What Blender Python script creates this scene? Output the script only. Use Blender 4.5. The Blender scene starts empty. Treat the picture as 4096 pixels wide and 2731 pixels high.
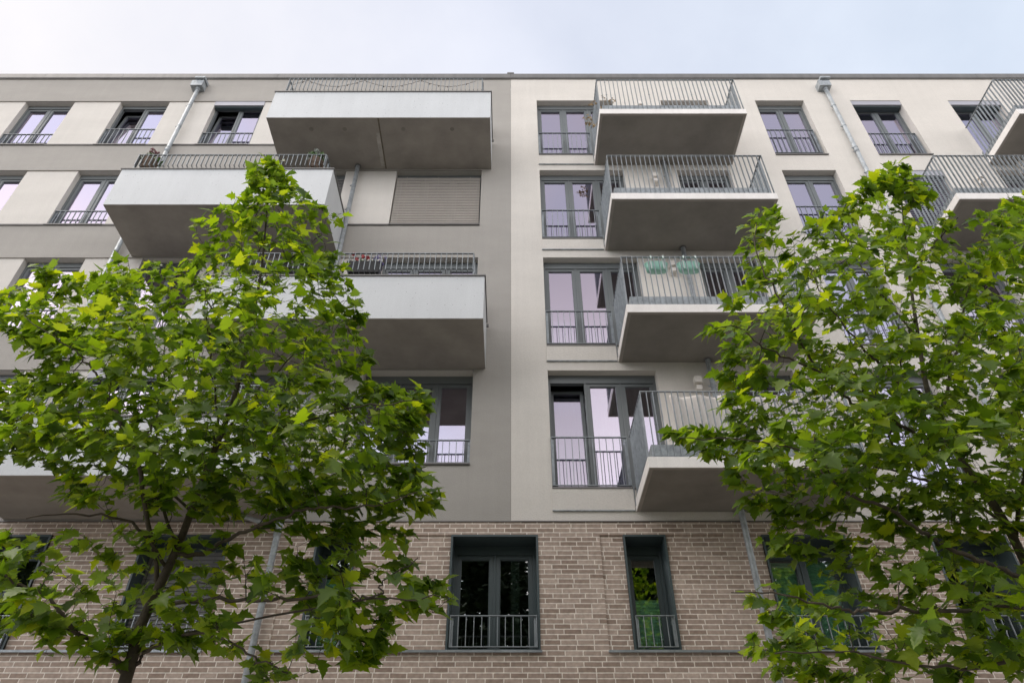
import bpy, math, random
from mathutils import Vector, Matrix
S = bpy.context.scene
col = S.collection
R = random.Random(7)
H0 = 1.6            # eye height; heights below are measured from the eye

# ------------------------------------------------------------------ camera
PITCH = math.atan(2400 / 2890.0)
FOC = 2890.0
cam = bpy.data.cameras.new('camera')
camo = bpy.data.objects.new('camera', cam)
col.objects.link(camo)
camo.location = (0, -12, H0)
camo.rotation_euler = (math.pi / 2 + PITCH, 0, 0)
cam.sensor_width = 36
cam.lens = 36 * FOC / 4096
cam.shift_x = 5 / 4096
cam.clip_start = 0.1
cam.clip_end = 2000
S.camera = camo

# ------------------------------------------------------------------ sky, sun, exposure
SUN_EL, SUN_AZ = math.radians(58), math.radians(258)   # azimuth clockwise from +Y
w = bpy.data.worlds.new('World')
S.world = w
w.use_nodes = True
nt = w.node_tree
nt.nodes.clear()
def wn(t, **k):
    n = nt.nodes.new(t)
    for a, b in k.items(): setattr(n, a, b)
    return n
sky = wn('ShaderNodeTexSky', sky_type='NISHITA', sun_disc=False)
sky.sun_elevation = SUN_EL
sky.sun_rotation = SUN_AZ
bg1 = wn('ShaderNodeBackground'); bg1.inputs[1].default_value = 0.11
nt.links.new(sky.outputs[0], bg1.inputs[0])
tc = wn('ShaderNodeTexCoord')
no1 = wn('ShaderNodeTexNoise'); no1.inputs['Scale'].default_value = 1.7; no1.inputs['Detail'].default_value = 7
no1.inputs['Roughness'].default_value = .55
nt.links.new(tc.outputs['Generated'], no1.inputs['Vector'])
# cloud colour: white to the west (left), lavender behind, faint blue to the east
sx = wn('ShaderNodeSeparateXYZ'); nt.links.new(tc.outputs['Generated'], sx.inputs[0])
mr = wn('ShaderNodeMapRange'); mr.inputs[1].default_value = -.55; mr.inputs[2].default_value = .5
nt.links.new(sx.outputs[0], mr.inputs[0])
cr = wn('ShaderNodeValToRGB')
cr.color_ramp.elements[0].color = (1.0, .965, .965, 1)
cr.color_ramp.elements[1].color = (.77, .85, .975, 1)
e = cr.color_ramp.elements.new(.5); e.color = (.85, .875, .975, 1)
nt.links.new(mr.outputs[0], cr.inputs[0])
# pink evening clouds low behind the street
no2 = wn('ShaderNodeTexNoise'); no2.inputs['Scale'].default_value = 2.6; no2.inputs['Detail'].default_value = 4
nt.links.new(tc.outputs['Generated'], no2.inputs['Vector'])
cr2 = wn('ShaderNodeValToRGB')
cr2.color_ramp.elements[0].position = .40; cr2.color_ramp.elements[0].color = (.82, .87, .95, 1)
cr2.color_ramp.elements[1].position = .60; cr2.color_ramp.elements[1].color = (1.0, .925, .885, 1)
nt.links.new(no2.outputs[0], cr2.inputs[0])
mrb = wn('ShaderNodeMapRange'); mrb.inputs[1].default_value = .15; mrb.inputs[2].default_value = -.25
nt.links.new(sx.outputs[1], mrb.inputs[0])
mx = wn('ShaderNodeMix', data_type='RGBA')
nt.links.new(mrb.outputs[0], mx.inputs[0]); nt.links.new(cr.outputs[0], mx.inputs[6]); nt.links.new(cr2.outputs[0], mx.inputs[7])
bg2 = wn('ShaderNodeBackground'); bg2.inputs[1].default_value = 0.92
nt.links.new(mx.outputs[2], bg2.inputs[0])
mst = wn('ShaderNodeMapRange'); mst.inputs[1].default_value = .25; mst.inputs[2].default_value = -.35; mst.inputs[3].default_value = .76; mst.inputs[4].default_value = .70
nt.links.new(sx.outputs[1], mst.inputs[0]); # brighter band of evening sky low behind the street
mlow = wn('ShaderNodeMapRange'); mlow.inputs[1].default_value = .12; mlow.inputs[2].default_value = .70; mlow.inputs[3].default_value = 1.5; mlow.inputs[4].default_value = .0
nt.links.new(sx.outputs[2], mlow.inputs[0])
mbk = wn('ShaderNodeMapRange'); mbk.inputs[1].default_value = -.05; mbk.inputs[2].default_value = -.55
nt.links.new(sx.outputs[1], mbk.inputs[0])
mlb = wn('ShaderNodeMath', operation='MULTIPLY'); nt.links.new(mlow.outputs[0], mlb.inputs[0]); nt.links.new(mbk.outputs[0], mlb.inputs[1])
mad = wn('ShaderNodeMath', operation='ADD'); nt.links.new(mst.outputs[0], mad.inputs[0]); nt.links.new(mlb.outputs[0], mad.inputs[1])
# the western (left) half of that sky is the brighter one
mwx = wn('ShaderNodeMapRange'); mwx.inputs[1].default_value = -.08; mwx.inputs[2].default_value = -.55; mwx.inputs[3].default_value = 0; mwx.inputs[4].default_value = .95
nt.links.new(sx.outputs[0], mwx.inputs[0])
mwb = wn('ShaderNodeMath', operation='MULTIPLY'); nt.links.new(mwx.outputs[0], mwb.inputs[0]); nt.links.new(mbk.outputs[0], mwb.inputs[1])
mae = wn('ShaderNodeMath', operation='ADD'); nt.links.new(mad.outputs[0], mae.inputs[0]); nt.links.new(mwb.outputs[0], mae.inputs[1])
nt.links.new(mae.outputs[0], bg2.inputs[1])
crm = wn('ShaderNodeValToRGB')
crm.color_ramp.elements[0].position = .30; crm.color_ramp.elements[0].color = (.72, .72, .72, 1)
crm.color_ramp.elements[1].position = .62; crm.color_ramp.elements[1].color = (1, 1, 1, 1)
nt.links.new(no1.outputs[0], crm.inputs[0])
ms = wn('ShaderNodeMixShader')
nt.links.new(crm.outputs[0], ms.inputs[0]); nt.links.new(bg1.outputs[0], ms.inputs[1]); nt.links.new(bg2.outputs[0], ms.inputs[2])
wo = wn('ShaderNodeOutputWorld'); nt.links.new(ms.outputs[0], wo.inputs[0])

sl = bpy.data.lights.new('sun', 'SUN'); sl.energy = 1.2; sl.angle = math.radians(24); sl.color = (1, .90, .80)
so = bpy.data.objects.new('sun', sl); col.objects.link(so); so.location = (-20, -25, 40)
dirv = Vector((math.sin(SUN_AZ) * math.cos(SUN_EL), math.cos(SUN_AZ) * math.cos(SUN_EL), math.sin(SUN_EL)))
so.rotation_euler = dirv.to_track_quat('Z', 'Y').to_euler()
S.view_settings.view_transform = 'Standard'
S.view_settings.look = 'None'
S.view_settings.exposure = 0.50
S.view_settings.gamma = 1

# ------------------------------------------------------------------ materials
def lin(r, g, b):
    f = lambda c: (c / 255 / 12.92) if c / 255 <= .04045 else ((c / 255 + .055) / 1.055) ** 2.4
    return (f(r), f(g), f(b), 1)
def newmat(name):
    m = bpy.data.materials.new(name); m.use_nodes = True
    n = m.node_tree; p = n.nodes['Principled BSDF']
    return m, n, p
def node(n, t, **k):
    x = n.nodes.new(t)
    for a, b in k.items(): setattr(x, a, b)
    return x
def mat(name, c, rough=.6, var=.12, scale=3.0, bump=0, bscale=60, metal=0, stretch=(1, 1, 1), spec=.5, big=.0):
    m, n, p = newmat(name)
    p.inputs['Roughness'].default_value = rough; p.inputs['Metallic'].default_value = metal
    p.inputs['Specular IOR Level'].default_value = spec
    t = node(n, 'ShaderNodeTexCoord'); mp = node(n, 'ShaderNodeMapping'); mp.inputs['Scale'].default_value = stretch
    n.links.new(t.outputs['Object'], mp.inputs[0])
    no = node(n, 'ShaderNodeTexNoise'); no.inputs['Scale'].default_value = scale; no.inputs['Detail'].default_value = 8; no.inputs['Roughness'].default_value = .62
    n.links.new(mp.outputs[0], no.inputs['Vector'])
    r = node(n, 'ShaderNodeValToRGB')
    r.color_ramp.elements[0].position = .28; r.color_ramp.elements[1].position = .72
    r.color_ramp.elements[0].color = tuple(x * (1 - var) for x in c[:3]) + (1,)
    r.color_ramp.elements[1].color = tuple(min(1, x * (1 + var)) for x in c[:3]) + (1,)
    n.links.new(no.outputs[0], r.inputs[0])
    n.links.new(r.outputs[0], p.inputs['Base Color'])
    if bump:
        nb = node(n, 'ShaderNodeTexNoise'); nb.inputs['Scale'].default_value = bscale; nb.inputs['Detail'].default_value = 5
        n.links.new(mp.outputs[0], nb.inputs['Vector'])
        b = node(n, 'ShaderNodeBump'); b.inputs['Strength'].default_value = bump; b.inputs['Distance'].default_value = .01
        n.links.new(nb.outputs[0], b.inputs['Height']); n.links.new(b.outputs[0], p.inputs['Normal'])
    return m
def weather(m, amt=.10, pores=False):
    """faint vertical run-off streaks, patchiness and (on cast concrete) small dark pores"""
    n = m.node_tree; p = n.nodes['Principled BSDF']; src = p.inputs['Base Color'].links[0].from_socket
    t = node(n, 'ShaderNodeTexCoord'); mp = node(n, 'ShaderNodeMapping'); mp.inputs['Scale'].default_value = (5.5, 5.5, .35)
    n.links.new(t.outputs['Object'], mp.inputs[0])
    no = node(n, 'ShaderNodeTexNoise'); no.inputs['Scale'].default_value = 1; no.inputs['Detail'].default_value = 6; no.inputs['Roughness'].default_value = .7
    n.links.new(mp.outputs[0], no.inputs['Vector'])
    r = node(n, 'ShaderNodeMapRange'); r.inputs[1].default_value = .35; r.inputs[2].default_value = .68; r.inputs[3].default_value = 1 - amt; r.inputs[4].default_value = 1
    n.links.new(no.outputs[0], r.inputs[0]); last = r.outputs[0]
    nf = node(n, 'ShaderNodeTexNoise'); nf.inputs['Scale'].default_value = 55; nf.inputs['Detail'].default_value = 4
    n.links.new(t.outputs['Object'], nf.inputs['Vector'])
    rf = node(n, 'ShaderNodeMapRange'); rf.inputs[1].default_value = .3; rf.inputs[2].default_value = .7; rf.inputs[3].default_value = .93; rf.inputs[4].default_value = 1.05
    n.links.new(nf.outputs[0], rf.inputs[0])
    mu = node(n, 'ShaderNodeMath', operation='MULTIPLY'); n.links.new(last, mu.inputs[0]); n.links.new(rf.outputs[0], mu.inputs[1]); last = mu.outputs[0]
    if pores:
        v = node(n, 'ShaderNodeTexVoronoi'); v.inputs['Scale'].default_value = 9; n.links.new(t.outputs['Object'], v.inputs['Vector'])
        rp = node(n, 'ShaderNodeMapRange'); rp.inputs[1].default_value = .05; rp.inputs[2].default_value = .09; rp.inputs[3].default_value = .35; rp.inputs[4].default_value = 1
        n.links.new(v.outputs['Distance'], rp.inputs[0])
        mu = node(n, 'ShaderNodeMath', operation='MULTIPLY'); n.links.new(last, mu.inputs[0]); n.links.new(rp.outputs[0], mu.inputs[1]); last = mu.outputs[0]
    mm = node(n, 'ShaderNodeMix', data_type='RGBA', blend_type='MULTIPLY'); mm.inputs[0].default_value = 1
    n.links.new(src, mm.inputs[6]); n.links.new(last, mm.inputs[7]); n.links.new(mm.outputs[2], p.inputs['Base Color'])
M = {}
M['grey'] = mat('grey_plaster', (.395, .375, .345), .9, .07, .9, .55, 45, stretch=(.55, 1, 1.5), spec=.15)
M['cream'] = mat('cream_plaster', (.675, .64, .588), .9, .055, .8, .55, 45, stretch=(.55, 1, 1.5), spec=.15)
M['strip'] = mat('pale_plaster', (.655, .625, .578), .9, .06, .9, .4, 45, stretch=(.55, 1, 1.5), spec=.15)
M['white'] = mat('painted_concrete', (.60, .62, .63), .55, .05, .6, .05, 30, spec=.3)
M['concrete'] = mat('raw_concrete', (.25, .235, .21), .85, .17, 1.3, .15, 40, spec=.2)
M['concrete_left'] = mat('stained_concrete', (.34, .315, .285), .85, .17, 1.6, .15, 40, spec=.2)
M['joint'] = mat('joint_stain', (.17, .145, .11), .9, .4, 6)
M['repair'] = mat('repair_mortar', (.40, .38, .35), .9, .35, 4)
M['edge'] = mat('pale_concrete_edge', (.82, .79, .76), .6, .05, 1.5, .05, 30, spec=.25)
M['galv'] = mat('galvanised_steel', (.36, .39, .41), .55, .35, 9, .05, 20, metal=.35)
M['steel'] = mat('galvanised_bars', (.27, .295, .31), .45, .25, 7, 0, metal=.5)
M['darkmetal'] = mat('dark_coping_metal', (.16, .155, .15), .5, .12, 2, 0, metal=.3)
M['coping'] = mat('grey_roof_metal', (.20, .195, .19), .5, .10, 1.2, 0, metal=.3)
M['frame'] = mat('grey_window_paint', (.145, .16, .165), .4, .05, 2, 0)
M['anthracite'] = mat('anthracite_paint', (.052, .074, .078), .4, .08, 2, 0)
M['lav'] = mat('lilac_grey_shutter_paint', (.38, .38, .42), .4, .05, 2, 0)
M['slat'] = mat('beige_blind_slat', (.44, .405, .365), .45, .06, 3, 0)
M['slat_lav'] = mat('pale_blind_slat', (.50, .51, .57), .4, .06, 3, 0)
M['slat_dark'] = mat('grey_blind_slat', (.20, .195, .19), .45, .06, 3, 0)
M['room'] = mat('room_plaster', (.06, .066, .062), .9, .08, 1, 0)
M['curtain'] = mat('white_curtain', (.86, .86, .85), .9, .05, 3, 0)
M['curtain_green'] = mat('green_curtain', (.20, .27, .19), .9, .08, 3, 0)
M['pleat'] = mat('green_pleated_blind', (.58, .85, .68), .8, .06, 3, 0)
M['mint'] = mat('mint_enamel', (.36, .68, .56), .35, .04, 3, 0)
M['mint_pale'] = mat('pale_band', (.60, .70, .66), .4, .04, 3, 0)
M['cloth'] = mat('cream_cloth', (.86, .81, .77), .9, .05, 2, .1, 80)
M['lampbox'] = mat('cream_lamp_housing', (.72, .68, .63), .5, .03, 3, 0)
M['soil_box'] = mat('black_rattan', (.018, .018, .02), .5, .4, 60, .5, 70)
M['wicker'] = mat('brown_wicker', (.20, .145, .11), .7, .4, 30, .6, 60, stretch=(1, 1, 4))
M['leaf_small'] = mat('potted_leaf_green', (.07, .14, .03), .5, .4, 12, 0)
M['red'] = mat('red_petals', (.55, .05, .07), .6, .25, 20, 0)
M['violet'] = mat('violet_petals', (.16, .13, .48), .6, .25, 20, 0)
M['hydr'] = mat('fading_hydrangea', (.30, .33, .30), .7, .4, 25, 0)
M['hydr_red'] = mat('dull_red_hydrangea', (.22, .09, .10), .7, .4, 25, 0)
M['straw'] = mat('dry_straw', (.42, .30, .16), .8, .3, 20, 0)
M['wire'] = mat('brown_wire', (.07, .05, .04), .6, .1, 5, 0)
M['bark'] = mat('plane_bark', (.085, .068, .048), .9, .45, 9, .5, 30)
M['twig'] = mat('twig_bark', (.060, .048, .034), .9, .3, 9, 0)
M['ground'] = mat('paving', (.27, .26, .245), .9, .15, 2, .2, 30)
M['road'] = mat('asphalt', (.055, .055, .056), .9, .15, 2, .2, 40)

for k in ('grey', 'cream', 'strip'): weather(M[k], .045)
weather(M['white'], .05, True); weather(M['edge'], .08); weather(M['coping'], .2)
# glass: coated double glazing
m, n, p = newmat('coated_glass'); n.nodes.remove(p)
tr = node(n, 'ShaderNodeBsdfTransparent'); tr.inputs[0].default_value = (.52, .62, .56, 1)
gl = node(n, 'ShaderNodeBsdfGlossy'); gl.inputs['Roughness'].default_value = .004; gl.inputs[0].default_value = (.86, .80, 1.0, 1)
t = node(n, 'ShaderNodeTexCoord'); no = node(n, 'ShaderNodeTexNoise'); no.inputs['Scale'].default_value = 1.3; no.inputs['Detail'].default_value = 1
n.links.new(t.outputs['Object'], no.inputs['Vector'])
b = node(n, 'ShaderNodeBump'); b.inputs['Strength'].default_value = .012; b.inputs['Distance'].default_value = .02
n.links.new(no.outputs[0], b.inputs['Height']); n.links.new(b.outputs[0], gl.inputs['Normal'])
lw = node(n, 'ShaderNodeFresnel'); lw.inputs[0].default_value = 1.5
ad = node(n, 'ShaderNodeMath', operation='ADD'); ad.inputs[1].default_value = .46; ad.use_clamp = True
n.links.new(lw.outputs[0], ad.inputs[0])
mxs = node(n, 'ShaderNodeMixShader')
n.links.new(ad.outputs[0], mxs.inputs[0]); n.links.new(tr.outputs[0], mxs.inputs[1]); n.links.new(gl.outputs[0], mxs.inputs[2])
n.links.new(mxs.outputs[0], n.nodes['Material Output'].inputs[0])
M['glass'] = m
m2 = m.copy(); m2.name = 'plain_glass'
for q in m2.node_tree.nodes:
    if q.type == 'MATH': q.inputs[1].default_value = .14
    if q.type == 'BSDF_TRANSPARENT': q.inputs[0].default_value = (.80, .90, .84, 1)
    if q.type == 'BSDF_GLOSSY': q.inputs[0].default_value = (.95, .95, 1, 1)
M['plain_glass'] = m2

# brick
m, n, p = newmat('brown_brick'); p.inputs['Roughness'].default_value = .85; p.inputs['Specular IOR Level'].default_value = .2
t = node(n, 'ShaderNodeTexCoord'); sp = node(n, 'ShaderNodeSeparateXYZ'); cb = node(n, 'ShaderNodeCombineXYZ')
n.links.new(t.outputs['Object'], sp.inputs[0]); n.links.new(sp.outputs[0], cb.inputs[0]); n.links.new(sp.outputs[2], cb.inputs[1])
nz = node(n, 'ShaderNodeTexNoise'); nz.inputs['Scale'].default_value = 5
n.links.new(cb.outputs[0], nz.inputs['Vector'])
vm = node(n, 'ShaderNodeVectorMath', operation='MULTIPLY_ADD'); vm.inputs[1].default_value = (.010, .008, 0)
n.links.new(nz.outputs['Color'], vm.inputs[0]); n.links.new(cb.outputs[0], vm.inputs[2])
bt = node(n, 'ShaderNodeTexBrick', offset=.36, offset_frequency=2, squash=.93, squash_frequency=3)
bt.inputs['Scale'].default_value = 1; bt.inputs['Brick Width'].default_value = .29; bt.inputs['Row Height'].default_value = .0835
bt.inputs['Mortar Size'].default_value = .0088; bt.inputs['Mortar Smooth'].default_value = .15; bt.inputs['Bias'].default_value = 0
bt.inputs['Color1'].default_value = (.30, .225, .178, 1); bt.inputs['Color2'].default_value = (.50, .40, .335, 1); bt.inputs['Mortar'].default_value = (.78, .71, .63, 1)
n.links.new(vm.outputs[0], bt.inputs['Vector'])
n2 = node(n, 'ShaderNodeTexNoise'); n2.inputs['Scale'].default_value = 14; n2.inputs['Detail'].default_value = 6
n.links.new(cb.outputs[0], n2.inputs['Vector'])
mm = node(n, 'ShaderNodeMix', data_type='RGBA', blend_type='MULTIPLY'); mm.inputs[0].default_value = 1
rr = node(n, 'ShaderNodeValToRGB'); rr.color_ramp.elements[0].color = (.84, .83, .82, 1); rr.color_ramp.elements[1].color = (1.15, 1.15, 1.15, 1)
rr.color_ramp.elements[0].position = .3; rr.color_ramp.elements[1].position = .7
n.links.new(n2.outputs[0], rr.inputs[0]); n.links.new(bt.outputs['Color'], mm.inputs[6]); n.links.new(rr.outputs[0], mm.inputs[7])
n.links.new(mm.outputs[2], p.inputs['Base Color'])
b = node(n, 'ShaderNodeBump', invert=True); b.inputs['Strength'].default_value = .7; b.inputs['Distance'].default_value = .012
n.links.new(bt.outputs['Fac'], b.inputs['Height'])
b2 = node(n, 'ShaderNodeBump'); b2.inputs['Strength'].default_value = .25; b2.inputs['Distance'].default_value = .01
n.links.new(n2.outputs[0], b2.inputs['Height']); n.links.new(b.outputs[0], b2.inputs['Normal']); n.links.new(b2.outputs[0], p.inputs['Normal'])
M['brick'] = m

# leaves
def leafmat(name, ramp, trans, tmul, rough=.42):
    m, n, p = newmat(name)
    g = node(n, 'ShaderNodeNewGeometry')
    r = node(n, 'ShaderNodeValToRGB')
    cs = r.color_ramp
    cs.elements[0].position = 0; cs.elements[0].color = ramp[0] + (1,)
    cs.elements[1].position = 1; cs.elements[1].color = ramp[-1] + (1,)
    for i, c in enumerate(ramp[1:-1]):
        e = cs.elements.new((i + 1) / (len(ramp) - 1)); e.color = c + (1,)
    n.links.new(g.outputs['Random Per Island'], r.inputs[0])
    n.links.new(r.outputs[0], p.inputs['Base Color'])
    p.inputs['Roughness'].default_value = rough; p.inputs['Specular IOR Level'].default_value = .45
    tl = node(n, 'ShaderNodeBsdfTranslucent')
    mu = node(n, 'ShaderNodeMix', data_type='RGBA', blend_type='MULTIPLY'); mu.inputs[0].default_value = 1; mu.inputs[7].default_value = tmul + (1,)
    n.links.new(r.outputs[0], mu.inputs[6]); n.links.new(mu.outputs[2], tl.inputs[0])
    ms = node(n, 'ShaderNodeMixShader'); ms.inputs[0].default_value = trans
    n.links.new(p.outputs[0], ms.inputs[1]); n.links.new(tl.outputs[0], ms.inputs[2])
    n.links.new(ms.outputs[0], n.nodes['Material Output'].inputs[0])
    return m
M['leaf'] = leafmat('plane_leaf', [(.050, .100, .018), (.095, .175, .016), (.175, .280, .016), (.110, .185, .060), (.320, .410, .018)], .54, (2.3, 2.1, .6))
M['leaf_far'] = leafmat('far_leaf', [(.016, .030, .010), (.030, .048, .015)], .05, (1.3, 1.4, .8), .7)

# ------------------------------------------------------------------ mesh helpers  (X, d = distance out from the facade, H = height over the eye)
class MB:
    def __init__(s): s.v = []; s.f = []; s.m = []
    def add(s, vs, fs, mi=0):
        o = len(s.v)
        s.v += [(x, -d, h + H0) for x, d, h in vs]
        s.f += [tuple(o + i for i in f) for f in fs]; s.m += [mi] * len(fs)
        return s
    def box(s, x0, x1, d0, d1, h0, h1, mi=0):
        vs = [(x, d, h) for h in (h0, h1) for d in (d0, d1) for x in (x0, x1)]
        return s.add(vs, [(0, 1, 3, 2), (4, 6, 7, 5), (0, 4, 5, 1), (2, 3, 7, 6), (0, 2, 6, 4), (1, 5, 7, 3)], mi)
    def quad(s, a, b, c, d, mi=0): return s.add([a, b, c, d], [(0, 1, 2, 3)], mi)
    def tube(s, pts, rad, n=8, mi=0, cap=True):
        pts = [Vector(p) for p in pts]
        if not hasattr(rad, '__len__'): rad = [rad] * len(pts)
        vs = []; fs = []
        up = Vector((.13, .21, 1)).normalized()
        for i, p in enumerate(pts):
            t = (pts[min(i + 1, len(pts) - 1)] - pts[max(i - 1, 0)])
            t = t.normalized() if t.length > 1e-9 else Vector((0, 0, 1))
            a = t.cross(up if abs(t.dot(up)) < .95 else Vector((1, 0, 0))).normalized(); b = t.cross(a)
            for k in range(n):
                an = 2 * math.pi * k / n
                vs.append(tuple(p + (a * math.cos(an) + b * math.sin(an)) * rad[i]))
        for i in range(len(pts) - 1):
            for k in range(n):
                fs.append((i * n + k, i * n + (k + 1) % n, (i + 1) * n + (k + 1) % n, (i + 1) * n + k))
        if cap: fs += [tuple(range(n))[::-1], tuple((len(pts) - 1) * n + k for k in range(n))]
        return s.add(vs, fs, mi)
    def build(s, name, mats, parent=None, smooth=False, bevel=0):
        me = bpy.data.meshes.new(name)
        me.from_pydata(s.v, [], s.f)
        if not isinstance(mats, (list, tuple)): mats = [mats]
        for q in mats: me.materials.append(M[q] if isinstance(q, str) else q)
        if len(mats) > 1: me.polygons.foreach_set('material_index', s.m)
        if smooth: me.polygons.foreach_set('use_smooth', [True] * len(me.polygons))
        me.update()
        o = bpy.data.objects.new(name, me); col.objects.link(o)
        if bevel:
            bm = o.modifiers.new('bevel', 'BEVEL'); bm.width = bevel; bm.segments = 2; bm.limit_method = 'ANGLE'
        if parent is not None:
            o.parent = parent
            if parent.type == 'EMPTY': o.matrix_parent_inverse = parent.matrix_world.inverted()
        return o
def thing(name, label, cat, loc=(0, 0, 0), group=None):
    o = bpy.data.objects.new(name, None); col.objects.link(o)
    o.location = (loc[0], -loc[1], loc[2] + H0); o.empty_display_size = .3
    o.matrix_world = Matrix.Translation(o.location)
    o['label'] = label; o['category'] = cat
    if group: o['group'] = group
    return o
def tag(o, label, cat, group=None):
    o['label'] = label; o['category'] = cat
    if group: o['group'] = group
    return o

def sheet(mb, x0, x1, h0, h1, d, holes, depth, mi=0, mir=None):
    """flat wall face at distance d with rectangular holes; reveals run back by depth"""
    if mir is None: mir = mi
    xs = sorted({x0, x1, *[a for h in holes for a in h[:2] if x0 < a < x1]})
    hs = sorted({h0, h1, *[a for h in holes for a in h[2:4] if h0 < a < h1]})
    for i in range(len(xs) - 1):
        for j in range(len(hs) - 1):
            cx, ch = (xs[i] + xs[i + 1]) / 2, (hs[j] + hs[j + 1]) / 2
            if any(h[0] < cx < h[1] and h[2] < ch < h[3] for h in holes): continue
            mb.quad((xs[i], d, hs[j]), (xs[i + 1], d, hs[j]), (xs[i + 1], d, hs[j + 1]), (xs[i], d, hs[j + 1]), mi)
    for h in holes:
        a, b, c, e = h[:4]; D = d - (h[4] if len(h) > 4 else depth)
        mb.quad((a, d, c), (a, d, e), (a, D, e), (a, D, c), mir)
        mb.quad((b, d, c), (b, D, c), (b, D, e), (b, d, e), mir)
        mb.quad((a, d, e), (b, d, e), (b, D, e), (a, D, e), mir)
        mb.quad((a, d, c), (a, D, c), (b, D, c), (b, d, c), mir)

# ------------------------------------------------------------------ setting
g = MB(); g.quad((-400, -400, -H0), (400, -400, -H0), (400, 400, -H0), (-400, 400, -H0)); o = g.build('ground', 'ground'); o['kind'] = 'structure'
g = MB(); g.box(-400, 400, 14, 21, -H0 - .3, -H0 + .004); o = g.build('road', 'road'); o['kind'] = 'structure'

# ------------------------------------------------------------------ the building
bld = thing('apartment_building', 'five storey apartment block, brown brick below, grey and cream plaster with balconies above', 'building', (0, 0, -H0))
XL, XR = -24.0, 24.0
SL = [6.96, 10.33, 13.74, 17.08]; HL = [9.20, 12.57, 15.94, 19.27]     # left strips, floors 1..4
SR = [6.45, 9.85, 13.22, 16.60]; HR = [9.18, 12.57, 15.94, 19.30]      # right openings
COLS_L = [(-17.3, -15.85), (-14.46, -13.0), (-11.63, -10.17), (-8.80, -7.32), (-6.45, -4.42), (-3.06, -.78)]
SLAB = [5.97, 9.39, 12.80, 16.165]                                     # right balcony slab undersides
BOTL = [5.82, 9.22, 12.60, 15.98]

# grey plaster wall
mb = MB()
sheet(mb, XL, 0, 5.79, 20.52, 0, [(XL + .5, -.78, SL[i], HL[i]) for i in range(4)], .035)
mb.build('grey_wall', 'grey', bld)
# pale strips between the windows
mb = MB()
for i in range(4):
    sheet(mb, XL + .4, -.78 + .05, SL[i] - .05, HL[i] + .05, -.035, [(a, b, SL[i] - .001, HL[i] + .001) for a, b in COLS_L], .30)
mb.build('pale_wall_strip', 'strip', bld)
mb = MB()
for i in range(4):
    segs = [(XL + .5, -.775)]
    for a, b in segs: mb.box(a, b, -.02, .035, SL[i] - .035, SL[i] + .003)
mb.build('strip_flashing', 'darkmetal', bld)
# cream wall
RIGHT_COLS = [(7.28, 8.73), (10.12, 11.60), (13.03, 14.56), (16.2, 17.7)]
holes = []
for i in range(4):
    holes.append((.77, 3.03, SR[i], HR[i], .30))
    holes.append((4.46, 5.88, SLAB[i] + .22, HR[i], .30))
    for a, b in RIGHT_COLS: holes.append((a, b, SR[i] + .03, HR[i], .30))
mb = MB()
sheet(mb, .004, XR, 5.79, 20.52, .004, holes, .3)
mb.build('cream_wall', 'cream', bld)
# spandrel drip edges under the three-sash windows
for i in range(4):
    dr = [5.97, 9.40, 12.81, 16.16][i]
    mb = MB()
    mb.box(.76, 2.25, .0, .03, dr + .02, SR[i] - .03, 0)
    sp_o = mb.build('spandrel_panel', 'cream', bld)
    mb = MB(); mb.box(.755, 2.25, .0, .046, dr + .004, dr + .018)
    mb.build('drip_edge', 'galv', sp_o)

# brick base
mb = MB()
BR = [(-1.05, .48), (-3.42, -2.70), (1.975, 2.73), (4.42, 5.90), (7.38, 8.74), (-6.47, -4.94), (-9.6, -8.10), (10.6, 11.8), (-12.4, -11.2)]
B0, B1 = 3.58, 5.53
groups = [(-3.88, -1.05), (1.57, 4.42), (-8.10, -6.47)]
sheet(mb, XL, XR, -H0 - .1, 5.79, -.006, [(a, b, B0, B1, .40) for a, b in BR] + [(-3.88, -3.42, B0, B1, .03), (-2.70, -1.05, B0, B1, .03), (1.57, 1.975, B0, B1, .03), (2.73, 4.42, B0, B1, .03), (-8.10, -6.47, B0, B1, .03)], .4)
for a, b in [(-3.88, -3.42), (-2.70, -1.05), (1.57, 1.975), (2.73, 4.42), (-8.10, -6.47)]:
    sheet(mb, a - .02, b + .02, B0 - .02, B1 + .02, -.036, [], .03)
mb.build('brick_wall', 'brick', bld)
mb = MB()
mb.box(XL, -.0, -.004, .018, 5.775, 5.789); mb.box(.004, XR, .0, .022, 5.775, 5.789)
mb.build('base_trim', 'darkmetal', bld)
mb = MB()
for a, b in [(-3.90, .50), (1.56, 5.92), (7.34, 8.78), (-9.66, -4.92)]:
    mb.box(a, b, -.04, .055, B0 - .034, B0 - .012)
    mb.box(a, b, .045, .060, B0 - .052, B0 - .0345)
mb.build('brick_sill', 'steel', bld)

# roof edge, roof, inner structure
mb = MB()
x = XL
while x < XR:
    L = 2.4; mb.box(x + .003, min(XR, x + L) - .003, -.35, .055, 20.50, 20.71 + R.uniform(-.004, .004)); x += L
mb.box(XL, XR, -.3, .045, 20.46, 20.505)
mb.box(-.11, .10, -.3, .062, 20.71, 20.78)
mb.build('roof_coping', 'coping', bld)
mb = MB()
mb.box(XL, XR, -11, -.36, 20.1, 20.45)
mb.build('roof', 'coping', bld)
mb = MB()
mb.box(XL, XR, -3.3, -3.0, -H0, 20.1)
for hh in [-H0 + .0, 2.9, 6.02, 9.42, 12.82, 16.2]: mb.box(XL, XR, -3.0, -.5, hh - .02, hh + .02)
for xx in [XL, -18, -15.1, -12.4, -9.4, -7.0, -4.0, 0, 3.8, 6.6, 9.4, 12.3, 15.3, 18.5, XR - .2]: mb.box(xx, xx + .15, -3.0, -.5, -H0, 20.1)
mb.build('inner_walls', 'room', bld)
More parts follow.
